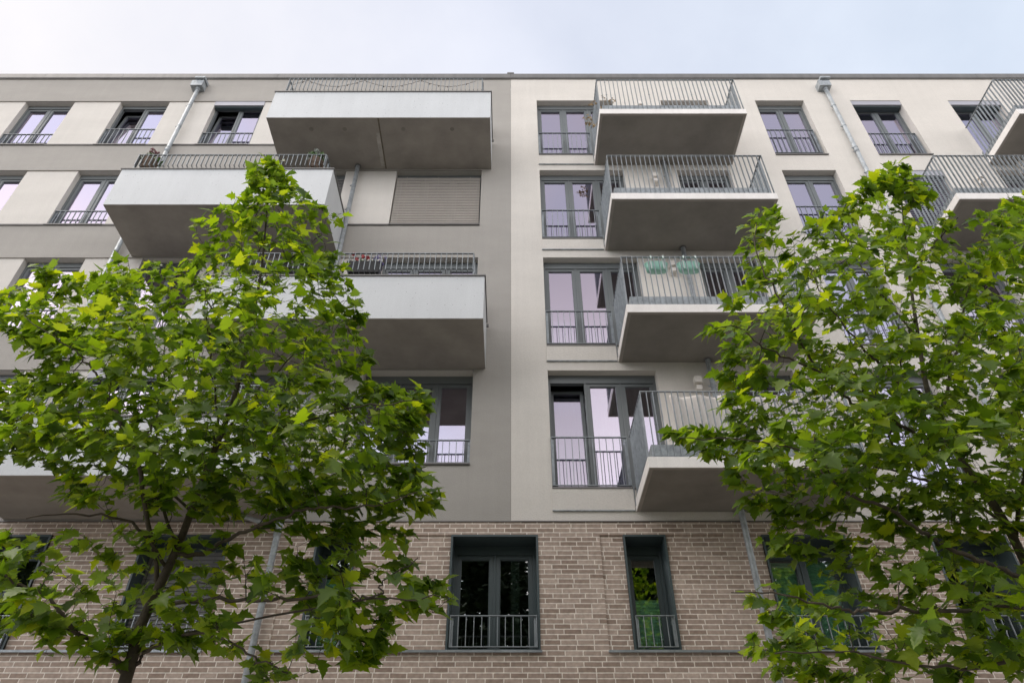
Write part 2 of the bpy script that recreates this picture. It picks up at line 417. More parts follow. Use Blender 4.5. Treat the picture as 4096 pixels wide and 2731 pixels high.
mb = MB(); mb.box(XL, XL + .1, -11, -.02, -H0, 20.4); mb.box(XR - .1, XR, -11, -.02, -H0, 20.4); mb.box(XL, XR, -11.1, -11, -H0, 20.4)
mb.build('outer_side_wall', 'grey', bld)

# ------------------------------------------------------------------ windows
def ring(mb, x0, x1, h0, h1, w, d0, d1, mi=0):
    mb.box(x0, x0 + w, d0, d1, h0, h1, mi); mb.box(x1 - w, x1, d0, d1, h0, h1, mi)
    mb.box(x0 + w, x1 - w, d0, d1, h0, h0 + w, mi); mb.box(x0 + w, x1 - w, d0, d1, h1 - w, h1, mi)
def pane_part(parent, x0, x1, h0, h1, d, tilt=0, gm='glass'):
    g = MB(); th = .012
    def q(x, dd, h): return (x, dd - math.sin(tilt) * (h - h0), h0 + (h - h0) * math.cos(tilt))
    vs = [q(x, dd, h) for h in (h0, h1) for dd in (d - th, d) for x in (x0, x1)]
    g.add(vs, [(0, 1, 3, 2), (4, 6, 7, 5), (0, 4, 5, 1), (2, 3, 7, 6), (0, 2, 6, 4), (1, 5, 7, 3)])
    return g.build('pane', gm, parent)
def french_rail(parent, x0, x1, h0, h1, d, pitch=.135, posts=True):
    g = MB()
    g.box(x0, x1, d - .022, d + .022, h1 - .014, h1)
    g.box(x0, x1, d - .018, d + .018, h0, h0 + .012)
    n = max(3, round((x1 - x0) / pitch))
    for k in range(n + 1):
        x = x0 + .008 + (x1 - x0 - .016) * k / n
        g.box(x - .006, x + .006, d - .013, d + .013, h0 + .012, h1 - .014)
    if posts:
        for x in (x0 + .03, x1 - .03):
            g.box(x - .022, x + .022, d - .045, d - .019, h0 + .001, h1 - .02)
            g.box(x - .022, x + .022, d - .12, d - .046, h1 - .12, h1 - .06)
            g.tube([(x, d - .018, h1 - .10), (x, d - .008, h1 - .10)], .012, 6)
            g.tube([(x, d - .018, h0 + .12), (x, d - .008, h0 + .12)], .012, 6)
    return g.build('railing', 'steel', parent)
def window(x0, x1, h0, h1, dF, cuts, head=.20, fr='frame', tilts=(), box=None, rail=None, sill=True, label=None):
    """cuts: fractions where the sashes meet; the window mesh is the outer frame with its sash frames"""
    g = MB()
    w = .055
    g.box(x0, x0 + w, dF - .09, dF, h0, h1); g.box(x1 - w, x1, dF - .09, dF, h0, h1)
    g.box(x0 + w, x1 - w, dF - .09, dF, h0, h0 + w)
    g.box(x0 + w, x1 - w, dF - .09, dF, h1 - head, h1)
    if head > .12: g.box(x0 + w, x1 - w, dF - .02, dF + .006, h1 - head, h1 - head + .10)
    E = [x0 + w] + [x0 + (x1 - x0) * c for c in cuts] + [x1 - w]
    ht, hb = h1 - head, h0 + w
    panes = []
    for k in range(len(E) - 1):
        a, b = E[k] + (.022 if k else 0), E[k + 1] - (.022 if k < len(E) - 2 else 0)
        if k: g.box(E[k] - .022, E[k] + .022, dF - .085, dF - .004, hb, ht)
        tl = tilts[k] if k < len(tilts) else 0
        sw = .068
        if not tl:
            ring(g, a + .002, b - .002, hb + .002, ht - .002, sw, dF - .075, dF - .016)
            ring(g, a + sw, b - sw, hb + sw, ht - sw, .014, dF - .070, dF - .030)
            panes.append((a + sw - .004, b - sw + .004, hb + sw - .004, ht - sw + .004, dF - .05, 0))
        else:
            m2 = MB(); ring(m2, a + .004, b - .004, hb + .004, ht - .004, sw, dF - .085, dF - .024)
            c, s_ = math.cos(tl), math.sin(tl)
            vv = []
            for (x, y, z) in m2.v:
                hh = z - H0 - hb; dd = -y
                vv.append((x, dd - s_ * hh, hb + hh * c))
            g.add(vv, m2.f)
            panes.append((a + sw - .002, b - sw + .002, hb + sw * c, ht - sw * c, dF - .06 - s_ * sw, tl))
    wo_ = g.build('window', fr, bld)
    if label: wo_['label'] = label
    for q in panes: pane_part(wo_, *q, gm='glass' if fr == 'frame' else 'plain_glass')
    if box:
        g = MB(); g.box(x0 + .004, x1 - .004, dF + .005, -.012, h1 - .20, h1 - .004, 0)
        g.box(x0 + .02, x1 - .02, dF + .006, -.06, h1 - .25, h1 - .201, 1)
        g.build('shutter_box', [box, 'anthracite'], wo_)
    if sill:
        g = MB(); g.box(x0 - .0, x1 + .0, dF + .001, .045, h0 - .028, h0 + .004); g.build('sill', 'darkmetal', wo_)
    if rail: french_rail(wo_, *rail)
    return wo_
def ext_blind(parent, x0, x1, h0, h1, d, m, pitch=.064, wdt=.072, tilt=74):
    g = MB(); n = int((h1 - h0) / pitch); c, s = math.cos(math.radians(tilt)) * wdt / 2, math.sin(math.radians(tilt)) * wdt / 2
    for k in range(n):
        h = h1 - .05 - k * pitch
        if h < h0 + .03: break
        j = R.uniform(-.002, .002)
        g.add([(x0, d + c, h - s + j), (x1, d + c, h - s - j), (x1, d - c, h + s), (x0, d - c, h + s),
               (x0, d + c - .003, h - s - .004 + j), (x1, d + c - .003, h - s - .004 - j), (x1, d - c - .003, h + s - .004), (x0, d - c - .003, h + s - .004)],
              [(0, 1, 2, 3), (7, 6, 5, 4), (0, 4, 5, 1), (2, 6, 7, 3)])
    for f in (.12, .5, .88) if x1 - x0 > 1.8 else (.2, .8):
        x = x0 + (x1 - x0) * f
        g.box(x - .004, x + .004, d + c + .002, d + c + .006, h0 + .03, h1)
    g.box(x0, x1, d - .03, d + .03, h0 + .005, h0 + .028)
    return g.build('blind', m, parent)

TL = math.radians(5.5)
# left part, floors 1..4
for i in range(4):
    h0, h1 = SL[i], HL[i]
    for ci, (a, b) in enumerate(COLS_L):
        dF = -.185
        if ci <= 3:
            til = ()
            if i == 3 and ci in (2, 3): til = (TL, 0)
            bx = 'lav' if (i, ci) in ((3, 3), (0, 3)) else None
            rl = (a + .0, b - .0, h0 + .03, h0 + {0: .62, 1: .62, 2: .87, 3: .68}[ci] if i == 3 else h0 + .62, -.085)
            wi = window(a, b, h0, h1, dF, (.5,), .15, 'frame', til, bx, rl)
        elif ci == 4:
            wi = window(a, b, h0, h1, dF, (.5,), .20)
            if i in (0, 2): ext_blind(wi, a + .02, b - .02, h0 + .02, h1 - .20, -.13, 'slat_dark')
        else:
            rl = (a + .02, b - .0, h0 + .03, h0 + .54, -.03) if i == 0 else None
            wi = window(a, b, h0, h1, dF if i else -.24, (1 / 3, 2 / 3), .20, 'frame', (), None, rl)
            if i == 2: ext_blind(wi, a + .03, b - .03, h0 + .02, h1 - .21, -.075, 'slat')
# right part
for i in range(4):
    h0, h1 = SR[i], HR[i]
    til = (TL, 0, 0) if i == 0 else ()
    top = [7.53, 10.82, 14.26, 17.60][i]
    window(.77, 3.03, h0, h1, -.185, (.345, .67), .20, 'frame', til, None, (.775, 2.245, h0 + .03, top, .028))
    wi = window(4.46, 5.88, SLAB[i] + .22, h1, -.185, (.5,), .20, 'frame', sill=False)
    for ci, (a, b) in enumerate(RIGHT_COLS):
        hs = h0 + .03
        bx = 'lav' if (ci == 1 and i >= 2) or (ci == 2 and i == 3) else None
        rl = (a + .01, b - .045, hs + (.22 if ci == 0 else .10), hs + (1.31 if ci == 0 else 1.13), -.10) if not (ci == 2 or (ci == 1 and i == 2)) else None
        wi = window(a, b, hs, h1, -.185 if not bx else -.235, (.5,), .20, 'frame', (), bx, rl)
        if ci == 1 and i == 2: ext_blind(wi, a + .02, b - .02, hs + .02, h1 - .22, -.10, 'slat_lav', .075, .07, 40)
# brick base windows in deep metal surrounds
for k, (a, b) in enumerate(BR):
    g = MB()
    t = .035; df, db = .012, -.53
    g.box(a, a + t, db, df, B0, B1); g.box(b - t, b, db, df, B0, B1)
    g.box(a + t, b - t, db, df, B1 - t, B1); g.box(a + t, b - t, db, df - .03, B0, B0 + .012)
    wide = b - a > 1
    cuts = (.5,) if wide else ()
    dF = -.42 if k != 5 else -.45
    wi = window(a + t + .002, b - t - .002, B0 + .014, B1 - t - .002, dF, cuts, .16, 'anthracite', (), None,
                (a + .06, b - .05, B0 + .03, B0 + .53, .035), sill=False)
    g.build('surround', 'anthracite', wi)
    if k == 5: ext_blind(wi, a + .05, b - .05, B0 + .08, B1 - .16, -.34, 'slat_dark', .07)
    def pleat(x0, x1, h0, h1):
        q = MB(); n = int((h1 - h0) / .03); vs = []; fs = []
        for j in range(n + 1):
            h = h0 + (h1 - h0) * j / n; dd = -.535 + (.02 if j % 2 else 0)
            vs += [(x0, dd, h), (x1, dd, h)]
        fs = [(2 * j, 2 * j + 1, 2 * j + 3, 2 * j + 2) for j in range(n)]
        q.add(vs, fs); q.build('pleated_blind', 'pleat', wi)
    if k == 2: pleat(a + .1, b - .1, B0 + .1, B0 + .98)
    if k == 1: pleat(a + .1, b - .1, B0 + .1, B0 + 1.35)
    if k == 3: pleat(a + .1, (a + b) / 2 - .03, B0 + .1, B1 - .3); pleat((a + b) / 2 + .03, b - .1, B0 + .1, B1 - .24)

# curtains behind the lowest three-sash window
def curtain(x0, x1, h0, h1, d, m, label):
    q = MB(); n = int((x1 - x0) / .02); vs = []
    for j in range(n + 1):
        x = x0 + (x1 - x0) * j / n
        dd = d + .035 * math.sin(x * 52 + 1.3 * math.sin(x * 9)) + .015 * math.sin(x * 23)
        vs += [(x, dd, h0), (x, dd * 1.0 - .0, h1)]
    q.add(vs, [(2 * j, 2 * j + 2, 2 * j + 3, 2 * j + 1) for j in range(n)])
    return tag(q.build('curtain', m, None, True), label, 'curtain', 'curtains behind the windows')
curtain(.95, 2.2, 6.5, 8.95, -.56, 'curtain', 'white sheer curtain in folds behind the lowest plaster-floor window')
curtain(2.26, 2.98, 6.5, 9.0, -.37, 'curtain_green', 'dull green curtain at the balcony side of the lowest three-sash window')

curtain(-14.35, -13.1, 17.12, 19.0, -.36, 'curtain', 'white curtain filling the outermost window of the top left row')
curtain(-11.5, -10.3, 13.78, 15.7, -.36, 'curtain', 'white curtain in the window beside the second left balcony')
curtain(10.95, 11.5, 16.7, 19.0, -.42, 'curtain', 'pale curtain in the right sash beside the top right drainpipe')
curtain(.92, 1.35, 13.3, 15.7, -.37, 'curtain', 'pale curtain edge in the three-sash window one floor below the top')
curtain(1.55, 2.15, 9.95, 12.3, -.37, 'curtain', 'thin white curtain in the three-sash window beside the mint flower boxes')
# ------------------------------------------------------------------ balconies of the left part
def left_balcony(x0, x1, hb, ht, rail_top, rx0, rx1, joint=None, rdark=False):
    d1 = 1.585; t = .14
    g = MB()
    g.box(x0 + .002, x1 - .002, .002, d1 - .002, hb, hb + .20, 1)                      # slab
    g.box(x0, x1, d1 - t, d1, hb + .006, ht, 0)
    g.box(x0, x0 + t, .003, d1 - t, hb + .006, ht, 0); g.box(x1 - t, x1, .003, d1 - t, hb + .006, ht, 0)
    if joint:
        g.box(joint - .018, joint + .018, .02, d1 - .01, hb - .004, hb, 3)
        g.box(joint - .12, joint - .019, .1, d1 - .45, hb - .0025, hb, 4)
        for jx in (-5.1, -4.25, -2.75, -1.5): g.tube([(jx, 1.25, hb - .0035), (jx, 1.25, hb + .01)], .055, 14, 2)
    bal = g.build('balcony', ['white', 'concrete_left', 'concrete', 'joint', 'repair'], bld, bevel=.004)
    g = MB()
    g.box(x0 - .025, x1 + .025, d1 - t - .02, d1 + .028, ht + .001, ht + .032)
    g.box(x0 - .025, x0 + t + .02, .15, d1 - t - .021, ht + .001, ht + .032); g.box(x1 - t - .02, x1 + .025, .15, d1 - t - .021, ht + .001, ht + .032)
    g.box(x1 - .005, x1 + .05, .12, .16, ht - .10, ht - .03)
    g.build('parapet_cap', 'darkmetal', bal)
    # railing: bars drop from the hand rail and turn inwards at their foot
    g = MB(); dr = 1.50; hk = ht + .30
    g.box(rx0, rx1, dr - .02, dr + .02, rail_top - .012, rail_top)
    n = round((rx1 - rx0) / .112)
    for k in range(n + 1):
        x = rx0 + .01 + (rx1 - rx0 - .02) * k / n
        g.box(x - .006, x + .006, dr - .018, dr + .018, hk, rail_top - .012)
        g.box(x - .006, x + .006, dr - .34, dr + .018, hk - .03, hk)
    g.box(rx0, rx1, dr - .37, dr - .34, hk - .04, hk + .005)
    for x in (rx0, rx1):
        g.box(x - .012, x + .012, dr - .08, dr - .02, ht + .032, rail_top)
        sgn = 1 if x == rx0 else -1
        g.box(x - .02, x + .02, .1, dr - .09, rail_top - .012, rail_top)
        m_ = int((dr - .2) / .112)
        for k in range(m_):
            dd = .15 + k * .112
            g.box(x - .018, x + .018, dd - .006, dd + .006, hk, rail_top - .012)
        g.box(x - .02, x + .02, .1, dr - .09, hk - .02, hk - .001)
    x = rx0
    while x < rx1 - .3:
        x += 1.3
        if x < rx1 - .2: g.box(x - .02, x + .02, dr - .40, dr - .371, ht + .033, hk + .005)
    g.build('railing', 'steel', bal)
    return bal
left_balcony(-6.17, -.52, BOTL[3], 17.14, 17.95, -5.97, -.76, joint=-3.35)
left_balcony(-9.07, -4.14, BOTL[2], 13.86, 14.54, -8.92, -4.42)
left_balcony(-6.17, -.53, BOTL[1], 10.36, 11.12, -5.97, -.77)
left_balcony(-9.10, -4.14, BOTL[0], 6.96, 7.69, -8.90, -4.48)

# ------------------------------------------------------------------ balconies of the right part
def right_balcony(x0, x1, hb, top, d1=1.585):
    th = .205
    g = MB()
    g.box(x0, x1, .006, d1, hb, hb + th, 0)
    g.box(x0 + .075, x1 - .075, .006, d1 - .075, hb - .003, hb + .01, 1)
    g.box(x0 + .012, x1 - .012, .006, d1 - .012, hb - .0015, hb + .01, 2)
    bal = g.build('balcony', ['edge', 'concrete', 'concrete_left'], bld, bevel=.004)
    hs = hb + th
    g = MB()
    dd = d1 - .078
    g.box(x0 + .10, x1 - .10, dd, dd + .004, hs + .004, hs + .275)
    for sx_ in (x0 + .10, x1 - .104): g.box(sx_, sx_ + .004, .05, dd - .001, hs + .004, hs + .275)
    x = x0 + .5
    while x < x1 - .3:
        g.box(x, x + .13, dd - .03, dd + .006, hs + .14, hs + .22); x += .95
    g.build('kick_plate', 'galv', bal)
    g = MB(); dr = d1 - .045; a, b = x0 + .02, x1 - .02
    g.box(a, b, dr - .022, dr + .022, top - .012, top)
    n = round((b - a) / .113)
    for k in range(n + 1):
        x = a + .006 + (b - a - .012) * k / n
        g.box(x - .0055, x + .0055, dr - .022, dr + .022, hs - .02, top - .0125)
        if k % 10 == 2:
            for hh in (top - .12, (top + hs) / 2, hs + .05): g.tube([(x - .02, dr, hh), (x + .02, dr, hh)], .011, 6)
    for sx_ in (a + .022, b - .022):
        g.box(sx_ - .022, sx_ + .022, .04, dr - .023, top - .012, top)
        m_ = int((dr - .1) / .113)
        for k in range(1, m_ + 1):
            q = dr - k * .113
            g.box(sx_ - .022, sx_ + .022, q - .0055, q + .0055, hs - .02, top - .0125)
    g.box(a + .1, b - .1, dr - .05, dr - .024, hs + .06, hs + .072)
    # fixing plate down the left side
    g.box(x0 - .012, x0 - .002, .06, .11, hb + .08, hs + .25)
    g.build('railing', 'steel', bal)
    return bal
RT = [7.53, 10.97, 14.45, 17.82]
for i in range(4): right_balcony(2.265, 6.005, SLAB[i], RT[i])
right_balcony(10.06, 13.80, SLAB[2], RT[2])
right_balcony(12.92, 16.66, SLAB[3], RT[3])

# ------------------------------------------------------------------ drain pipes
def drain(x, top, hopper=True, clamps=(), d=.11, r=.055, branch=False):
    g = MB(); g.tube([(x, d, top), (x, d, -H0)], r, 14)
    for hj in (16.72, 10.1, 3.4):
        if hj < top: g.tube([(x, d, hj - .12), (x, d, hj + .02)], r + .008, 14); g.tube([(x, d, hj - .05), (x, d, hj - .03)], r + .013, 14)
    if branch:
        g.tube([(-5.0, .35, 5.86), (-4.92, .32, 5.80), (x - .02, d, 5.62)], .042, 10)
        g.tube([(x, d, 5.72), (x, d, 5.44)], r + .012, 14)
    pp = g.build('drainpipe', 'galv', bld, True)
    for h in clamps:
        g = MB(); g.tube([(x, d, h - .014), (x, d, h + .014)], r + .007, 14); g.box(x - .10, x - .055, d - .02, d + .01, h - .012, h + .012); g.tube([(x - .02, .0, h - .05), (x - .02, d - .03, h - .05)], .008, 6)
        g.build('clamp', 'galv', pp)
    if hopper:
        g = MB()
        sg = .26
        g.box(x - .20, x + .15, .004, .24, 19.76, 20.03)
        g.add([(x - .12, .006, 20.05), (x + .18, .006, 20.05), (x + .18, .30, 20.075), (x - .12, .30, 20.075),
               (x - .12, .006, 20.18), (x + .18, .006, 20.18), (x + .18, .30, 20.15), (x - .12, .30, 20.15)],
              [(0, 3, 2, 1), (4, 5, 6, 7), (0, 1, 5, 4), (2, 3, 7, 6), (0, 4, 7, 3), (1, 2, 6, 5)])
        g.box(x - .10, x + .12, .01, .15, 20.031, 20.055)
        g.tube([(x, d, 19.77), (x, d, 19.68)], r + .015, 14)
        g.build('hopper', 'galv', pp)
    PIPES[x] = pp
    return pp
PIPES = {}
drain(9.48, 19.82, True, (18.84, 17.82, 16.80, 15.7, 14.6, 13.4, 12.2, 11.0, 9.8, 8.7, 7.5))
drain(-9.42, 19.82, True, (18.84, 17.80, 16.80, 12.66, 11.6, 10.5, 9.3))
drain(-4.09, 15.97, False, (15.15, 14.2, 13.45, 12.4, 8.7, 7.6, 4.3, 2.4), branch=True)
drain(4.125, 16.16, False, (15.55, 14.6, 12.2, 8.7, 4.46, 2.6))
for x, hs_ in ((4.125, SLAB), (-4.09, (BOTL[3], BOTL[1]))):
    for hb in hs_: MB().tube([(x, .11, hb - .03), (x, .11, hb - .004)], .085, 14).build('pipe_collar', 'darkmetal', PIPES[x], True)

# ------------------------------------------------------------------ wall lamps
def wall_lamp(x, h):
    g = MB()
    g.box(x - .05, x + .05, .005, .05, h - .17, h + .10)
    g.box(x - .075, x + .075, .051, .20, h + .02, h + .17)
    g.box(x - .06, x + .06, .06, .17, h - .14, h - .03)
    g.box(x - .03, x + .03, .051, .10, h - .03, h + .02)
    g.build('wall_lamp', 'lampbox', bld, bevel=.004)
for x, h in ((3.80, 15.42), (3.78, 12.10), (3.82, 8.72), (12.35, 15.40), (13.7, 15.95), (3.80, 18.8)): wall_lamp(x, h)

# ------------------------------------------------------------------ things on the balconies
def oval_planter(xc, d, hb, label):
    t = thing('flower_box', label, 'flower box', (xc, d, hb), 'mint flower boxes on the balcony railing')
    def oval(a, b, n=28): return [(a * math.copysign(abs(math.cos(2 * math.pi * k / n)) ** .7, math.cos(2 * math.pi * k / n)), b * math.copysign(abs(math.sin(2 * math.pi * k / n)) ** .9, math.sin(2 * math.pi * k / n))) for k in range(n)]
    prof = [(0, .17, .06), (0.015, .215, .082), (.14, .225, .092), (.20, .24, .10), (.215, .25, .106), (.222, .25, .106), (.222, .235, .094), (.15, .222, .086)]
    vs = []; n = 28
    for h, a, b in prof: vs += [(xc + x, d + y, hb + h) for x, y in oval(a, b)]
    fs = [(i * n + k, i * n + (k + 1) % n, (i + 1) * n + (k + 1) % n, (i + 1) * n + k) for i in range(len(prof) - 1) for k in range(n)]
    fs += [tuple(range(n))[::-1], tuple((len(prof) - 1) * n + k for k in range(n))]
    MB().add(vs, fs).build('trough', 'mint', t, True)
    for x in (xc - .125, xc + .125):
        q = MB(); q.box(x - .014, x + .014, d - .108, d + .112, hb + .16, hb + .18); q.box(x - .014, x + .014, d + .094, d + .112, hb + .0, hb + .16)
        q.box(x - .014, x + .014, d + .094, d + .112, hb + .18, hb + .30); q.box(x - .014, x + .014, d + .094, 1.575, hb + .30, hb + .312); q.box(x - .014, x + .014, 1.568, 1.575, hb + .24, hb + .30)
        q.build('hanger', 'mint_pale', t)
oval_planter(3.035, 1.40, 10.67, 'mint green oval flower box on the railing, nearer the balcony corner')
oval_planter(3.71, 1.40, 10.67, 'mint green oval flower box on the railing, in front of the balcony drainpipe')

# cloth screen
q = MB(); nx, nz = 150, 16; vs = []
xa, xb, ha, hb_ = 2.82, 5.90, 6.42, 7.50
for j in range(nz + 1):
    v = j / nz
    for k in range(nx + 1):
        u = k / nx; x = xa + (xb - xa) * u
        if u < .03: x += .10 * (1 - v) * (1 - u / .03) * .6
        fold = math.sin(u * 2 * math.pi * 7 + .6 * math.sin(u * 17)) * .045 * (.35 + .65 * v) + .012 * math.sin(u * 90 + v * 5) * v
        sag = -.03 * abs(math.sin(u * math.pi * 7)) * v ** 6
        vs.append((x, 1.47 + fold * .8, ha + (hb_ - ha) * v + sag + .008 * math.sin(40 * v + u * 60) * (v > .85)))
q.add(vs, [(j * (nx + 1) + k, j * (nx + 1) + k + 1, (j + 1) * (nx + 1) + k + 1, (j + 1) * (nx + 1) + k) for j in range(nz) for k in range(nx)])
cl = q.build('privacy_screen', 'cloth', None, True); sm = cl.modifiers.new('thick', 'SOLIDIFY'); sm.thickness = .006
tag(cl, 'cream cloth privacy screen gathered behind the bars of the lowest right balcony', 'screen')

def puff(mb, c, r, n, size, mi, flat=.8):
    for _ in range(n):
        v = Vector((R.gauss(0, 1), R.gauss(0, 1), R.gauss(0, 1))).normalized() * r * R.uniform(.55, 1)
        p = Vector(c) + Vector((v.x, v.y, v.z * flat))
        a = Vector((R.gauss(0, 1), R.gauss(0, 1), R.gauss(0, 1))).normalized(); b = a.orthogonal().normalized(); cc = a.cross(b)
        s = size * R.uniform(.6, 1.2)
        mb.add([tuple(p - b * s), tuple(p + cc * s * .6 + a * s * .15), tuple(p + b * s), tuple(p - cc * s * .6 + a * s * .15)], [(0, 1, 2, 3)], mi)
# black rattan box with flowers
t = thing('flower_box', 'black rattan flower box with red and violet flowers on the left middle balcony', 'flower box', (-3.06, 1.32, 10.67))
q = MB(); q.add([(-3.37, 1.24, 10.67), (-2.76, 1.24, 10.67), (-2.74, 1.40, 10.67), (-3.39, 1.40, 10.67), (-3.42, 1.20, 10.97), (-2.71, 1.20, 10.97), (-2.69, 1.44, 10.97), (-3.44, 1.44, 10.97)],
      [(0, 3, 2, 1), (4, 5, 6, 7), (0, 1, 5, 4), (2, 3, 7, 6), (0, 4, 7, 3), (1, 2, 6, 5)])
q.build('trough', 'soil_box', t, bevel=.01)
q = MB()
for k in range(16): puff(q, (R.uniform(-3.38, -2.74), R.uniform(1.25, 1.40), R.uniform(10.98, 11.07)), .065, 16, .03, 0)
q.build('foliage', 'leaf_small', t)
for c in ((-3.33, 1.40, 11.20), (-3.12, 1.38, 11.15), (-3.02, 1.40, 11.09), (-3.26, 1.33, 11.13)):
    q = MB(); puff(q, c, .045, 30, .024, 0); q.build('red_flower', 'red', t)
q = MB()
for k in range(16): puff(q, (R.uniform(-2.98, -2.62), R.uniform(1.28, 1.44), R.uniform(10.92, 11.20)), .045, 15, .015, 0)
q.build('violet_flowers', 'violet', t)

def basket(x, d, hb, label, red):
    t = thing('flower_pot', label, 'flower pot', (x, d, hb), 'wicker flower pots on the left balcony')
    vs = []; n = 20; prof = [(0, .13), (.03, .15), (.12, .165), (.22, .172), (.30, .165), (.31, .18), (.33, .18), (.33, .15), (.27, .14)]
    for h, r in prof: vs += [(x + r * math.cos(2 * math.pi * k / n), d + r * math.sin(2 * math.pi * k / n), hb + h) for k in range(n)]
    fs = [(i * n + k, i * n + (k + 1) % n, (i + 1) * n + (k + 1) % n, (i + 1) * n + k) for i in range(len(prof) - 1) for k in range(n)] + [tuple(range(n))[::-1], tuple((len(prof) - 1) * n + k for k in range(n))]
    q = MB().add(vs, fs)
    for h in [.02 * k + .02 for k in range(14)]:
        rr_ = .135 + .04 * min(1, h / .15)
        q.tube([(x + rr_ * math.cos(2 * math.pi * k / 24), d + rr_ * math.sin(2 * math.pi * k / 24), hb + h + .004 * (-1) ** k) for k in range(25)], .008, 5)
    q.build('basket', 'wicker', t)
    q = MB()
    for k in range(16): puff(q, (x + R.uniform(-.17, .17), d + R.uniform(-.12, .12), hb + R.uniform(.36, .52)), .08, 12, .055, 0)
    for k in range(6): q.tube([(x, d, hb + .25), (x + R.uniform(-.12, .12), d + R.uniform(-.1, .1), hb + .60)], .006, 5)
    q.build('foliage', 'leaf_small', t)
    for c in (((-.02, .05, .68), (.1, .02, .60)) if red else ((-.05, .02, .70), (-.15, .06, .45), (.05, -.03, .58))):
        q = MB(); puff(q, (x + c[0], d + c[1], hb + c[2]), .085, 60, .03, 0)
        q.build('flower_head', 'hydr_red' if red else 'hydr', t)
basket(-8.72, 1.33, 14.166, 'brown wicker pot with dull red hydrangea at the far end of the railing', True)
basket(-4.70, 1.33, 14.166, 'brown wicker pot with pale green hydrangea at the balcony corner above the tree top', False)

# string lights on the top left balcony
q = MB(); pts = []
for k in range(121):
    u = k / 120; x = -5.85 + 4.9 * u
    pts.append((x, 1.475, 17.90 - .30 * abs(math.sin(u * math.pi * 3.2 + 2.4)) - .01 * math.sin(k * 1.7)))
q.tube(pts, .006, 5)
for k in range(6, 120, 6): q.tube([pts[k], (pts[k][0], pts[k][1], pts[k][2] - .04)], .013, 6)
tag(q.build('string_light', 'wire', None), 'dark cable of small string lights sagging along the top left railing', 'string lights')
# dry weeds growing by the top right balcony
def weed(x, d, h, s, label, grp):
    q = MB()
    for k in range(12):
        a = R.uniform(0, 6.28); l = s * R.uniform(.5, 1)
        p = [(x, d, h)]
        for j in range(1, 5): p.append((x + math.cos(a) * l * .2 * j + R.uniform(-.02, .02), d + math.sin(a) * l * .12 * j, h + l * (.33 * j - .035 * j * j)))
        q.tube(p, [.005, .004, .004, .003, .002], 4)
        puff(q, p[-1], .04, 5, .03, 0); puff(q, p[-2], .04, 4, .03, 0)
    return tag(q.build('dry_weed', 'straw', None), label, 'plant', grp)
weed(2.23, .95, 16.55, .42, 'dry straw coloured weed sticking out of the side railing of the top balcony', 'dry weeds on the top balcony')
weed(2.48, 1.2, 16.95, .5, 'dry brown weed inside the front corner of the top balcony', 'dry weeds on the top balcony')

# ------------------------------------------------------------------ trees
TH_C, TH_S = math.cos(PITCH), math.sin(PITCH)
def at(px, py, depth):
    """point of the street seen at (px, py) in a 2352-wide view, depth metres in front of the eye -> (X, d, H)"""
    u = (px * 1.7415 - 2043) / FOC; v = -(py * 1.7415 - 1365.5) / FOC
    yd = TH_C - v * TH_S; k = depth / yd
    return Vector((u * k, 12 - depth, (TH_S + v * TH_C) * k))
def inpoly(x, y, P):
    c = False; j = len(P) - 1
    for i in range(len(P)):
        if (P[i][1] > y) != (P[j][1] > y) and x < (P[j][0] - P[i][0]) * (y - P[i][1]) / (P[j][1] - P[i][1]) + P[i][0]: c = not c
        j = i
    return c
def edgedist(x, y, P):
    best = 1e9
    for i in range(len(P)):
        ax, ay = P[i - 1]; bx, by = P[i]
        l2 = (bx - ax) ** 2 + (by - ay) ** 2 or 1
        t = max(0, min(1, ((x - ax) * (bx - ax) + (y - ay) * (by - ay)) / l2))
        best = min(best, math.hypot(x - ax - t * (bx - ax), y - ay - t * (by - ay)))
    return best
LEAF = [(0, .0), (.07, -.07), (.17, -.06), (.30, -.01), (.43, .0), (.37, .10), (.31, .17), (.42, .22), (.47, .29), (.66, .37), (.52, .42), (.44, .41), (.36, .47), (.27, .50), (.31, .58), (.30, .65), (.20, .72), (.19, .80), (.09, .88), (0, 1.06)]
LEAF = LEAF + [(-x, y) for x, y in LEAF[-2:0:-1]]
def add_leaf(L, p, nrm, tip, s):
    nrm = nrm.normalized(); tip = (tip - nrm * tip.dot(nrm))
    if tip.length < 1e-4: tip = nrm.orthogonal()
    tip.normalize(); sd = tip.cross(nrm)
    fold = R.uniform(.02, .45); droop = R.uniform(.0, .38); tw = R.uniform(-.22, .22); asp = R.uniform(.88, 1.12)
    vs = []
    for x, y in [(0, .36)] + LEAF:
        x *= asp * 1.0
        z = fold * abs(x) * .8 - droop * y * y - .45 * droop * x * x + tw * x * y
        q = p + sd * (x * s) + tip * (y * s) + nrm * (z * s)
        vs.append((q.x, q.y, q.z))
    n = len(LEAF)
    L.add(vs, [(0, 1 + k, 1 + (k + 1) % n) for k in range(n)])
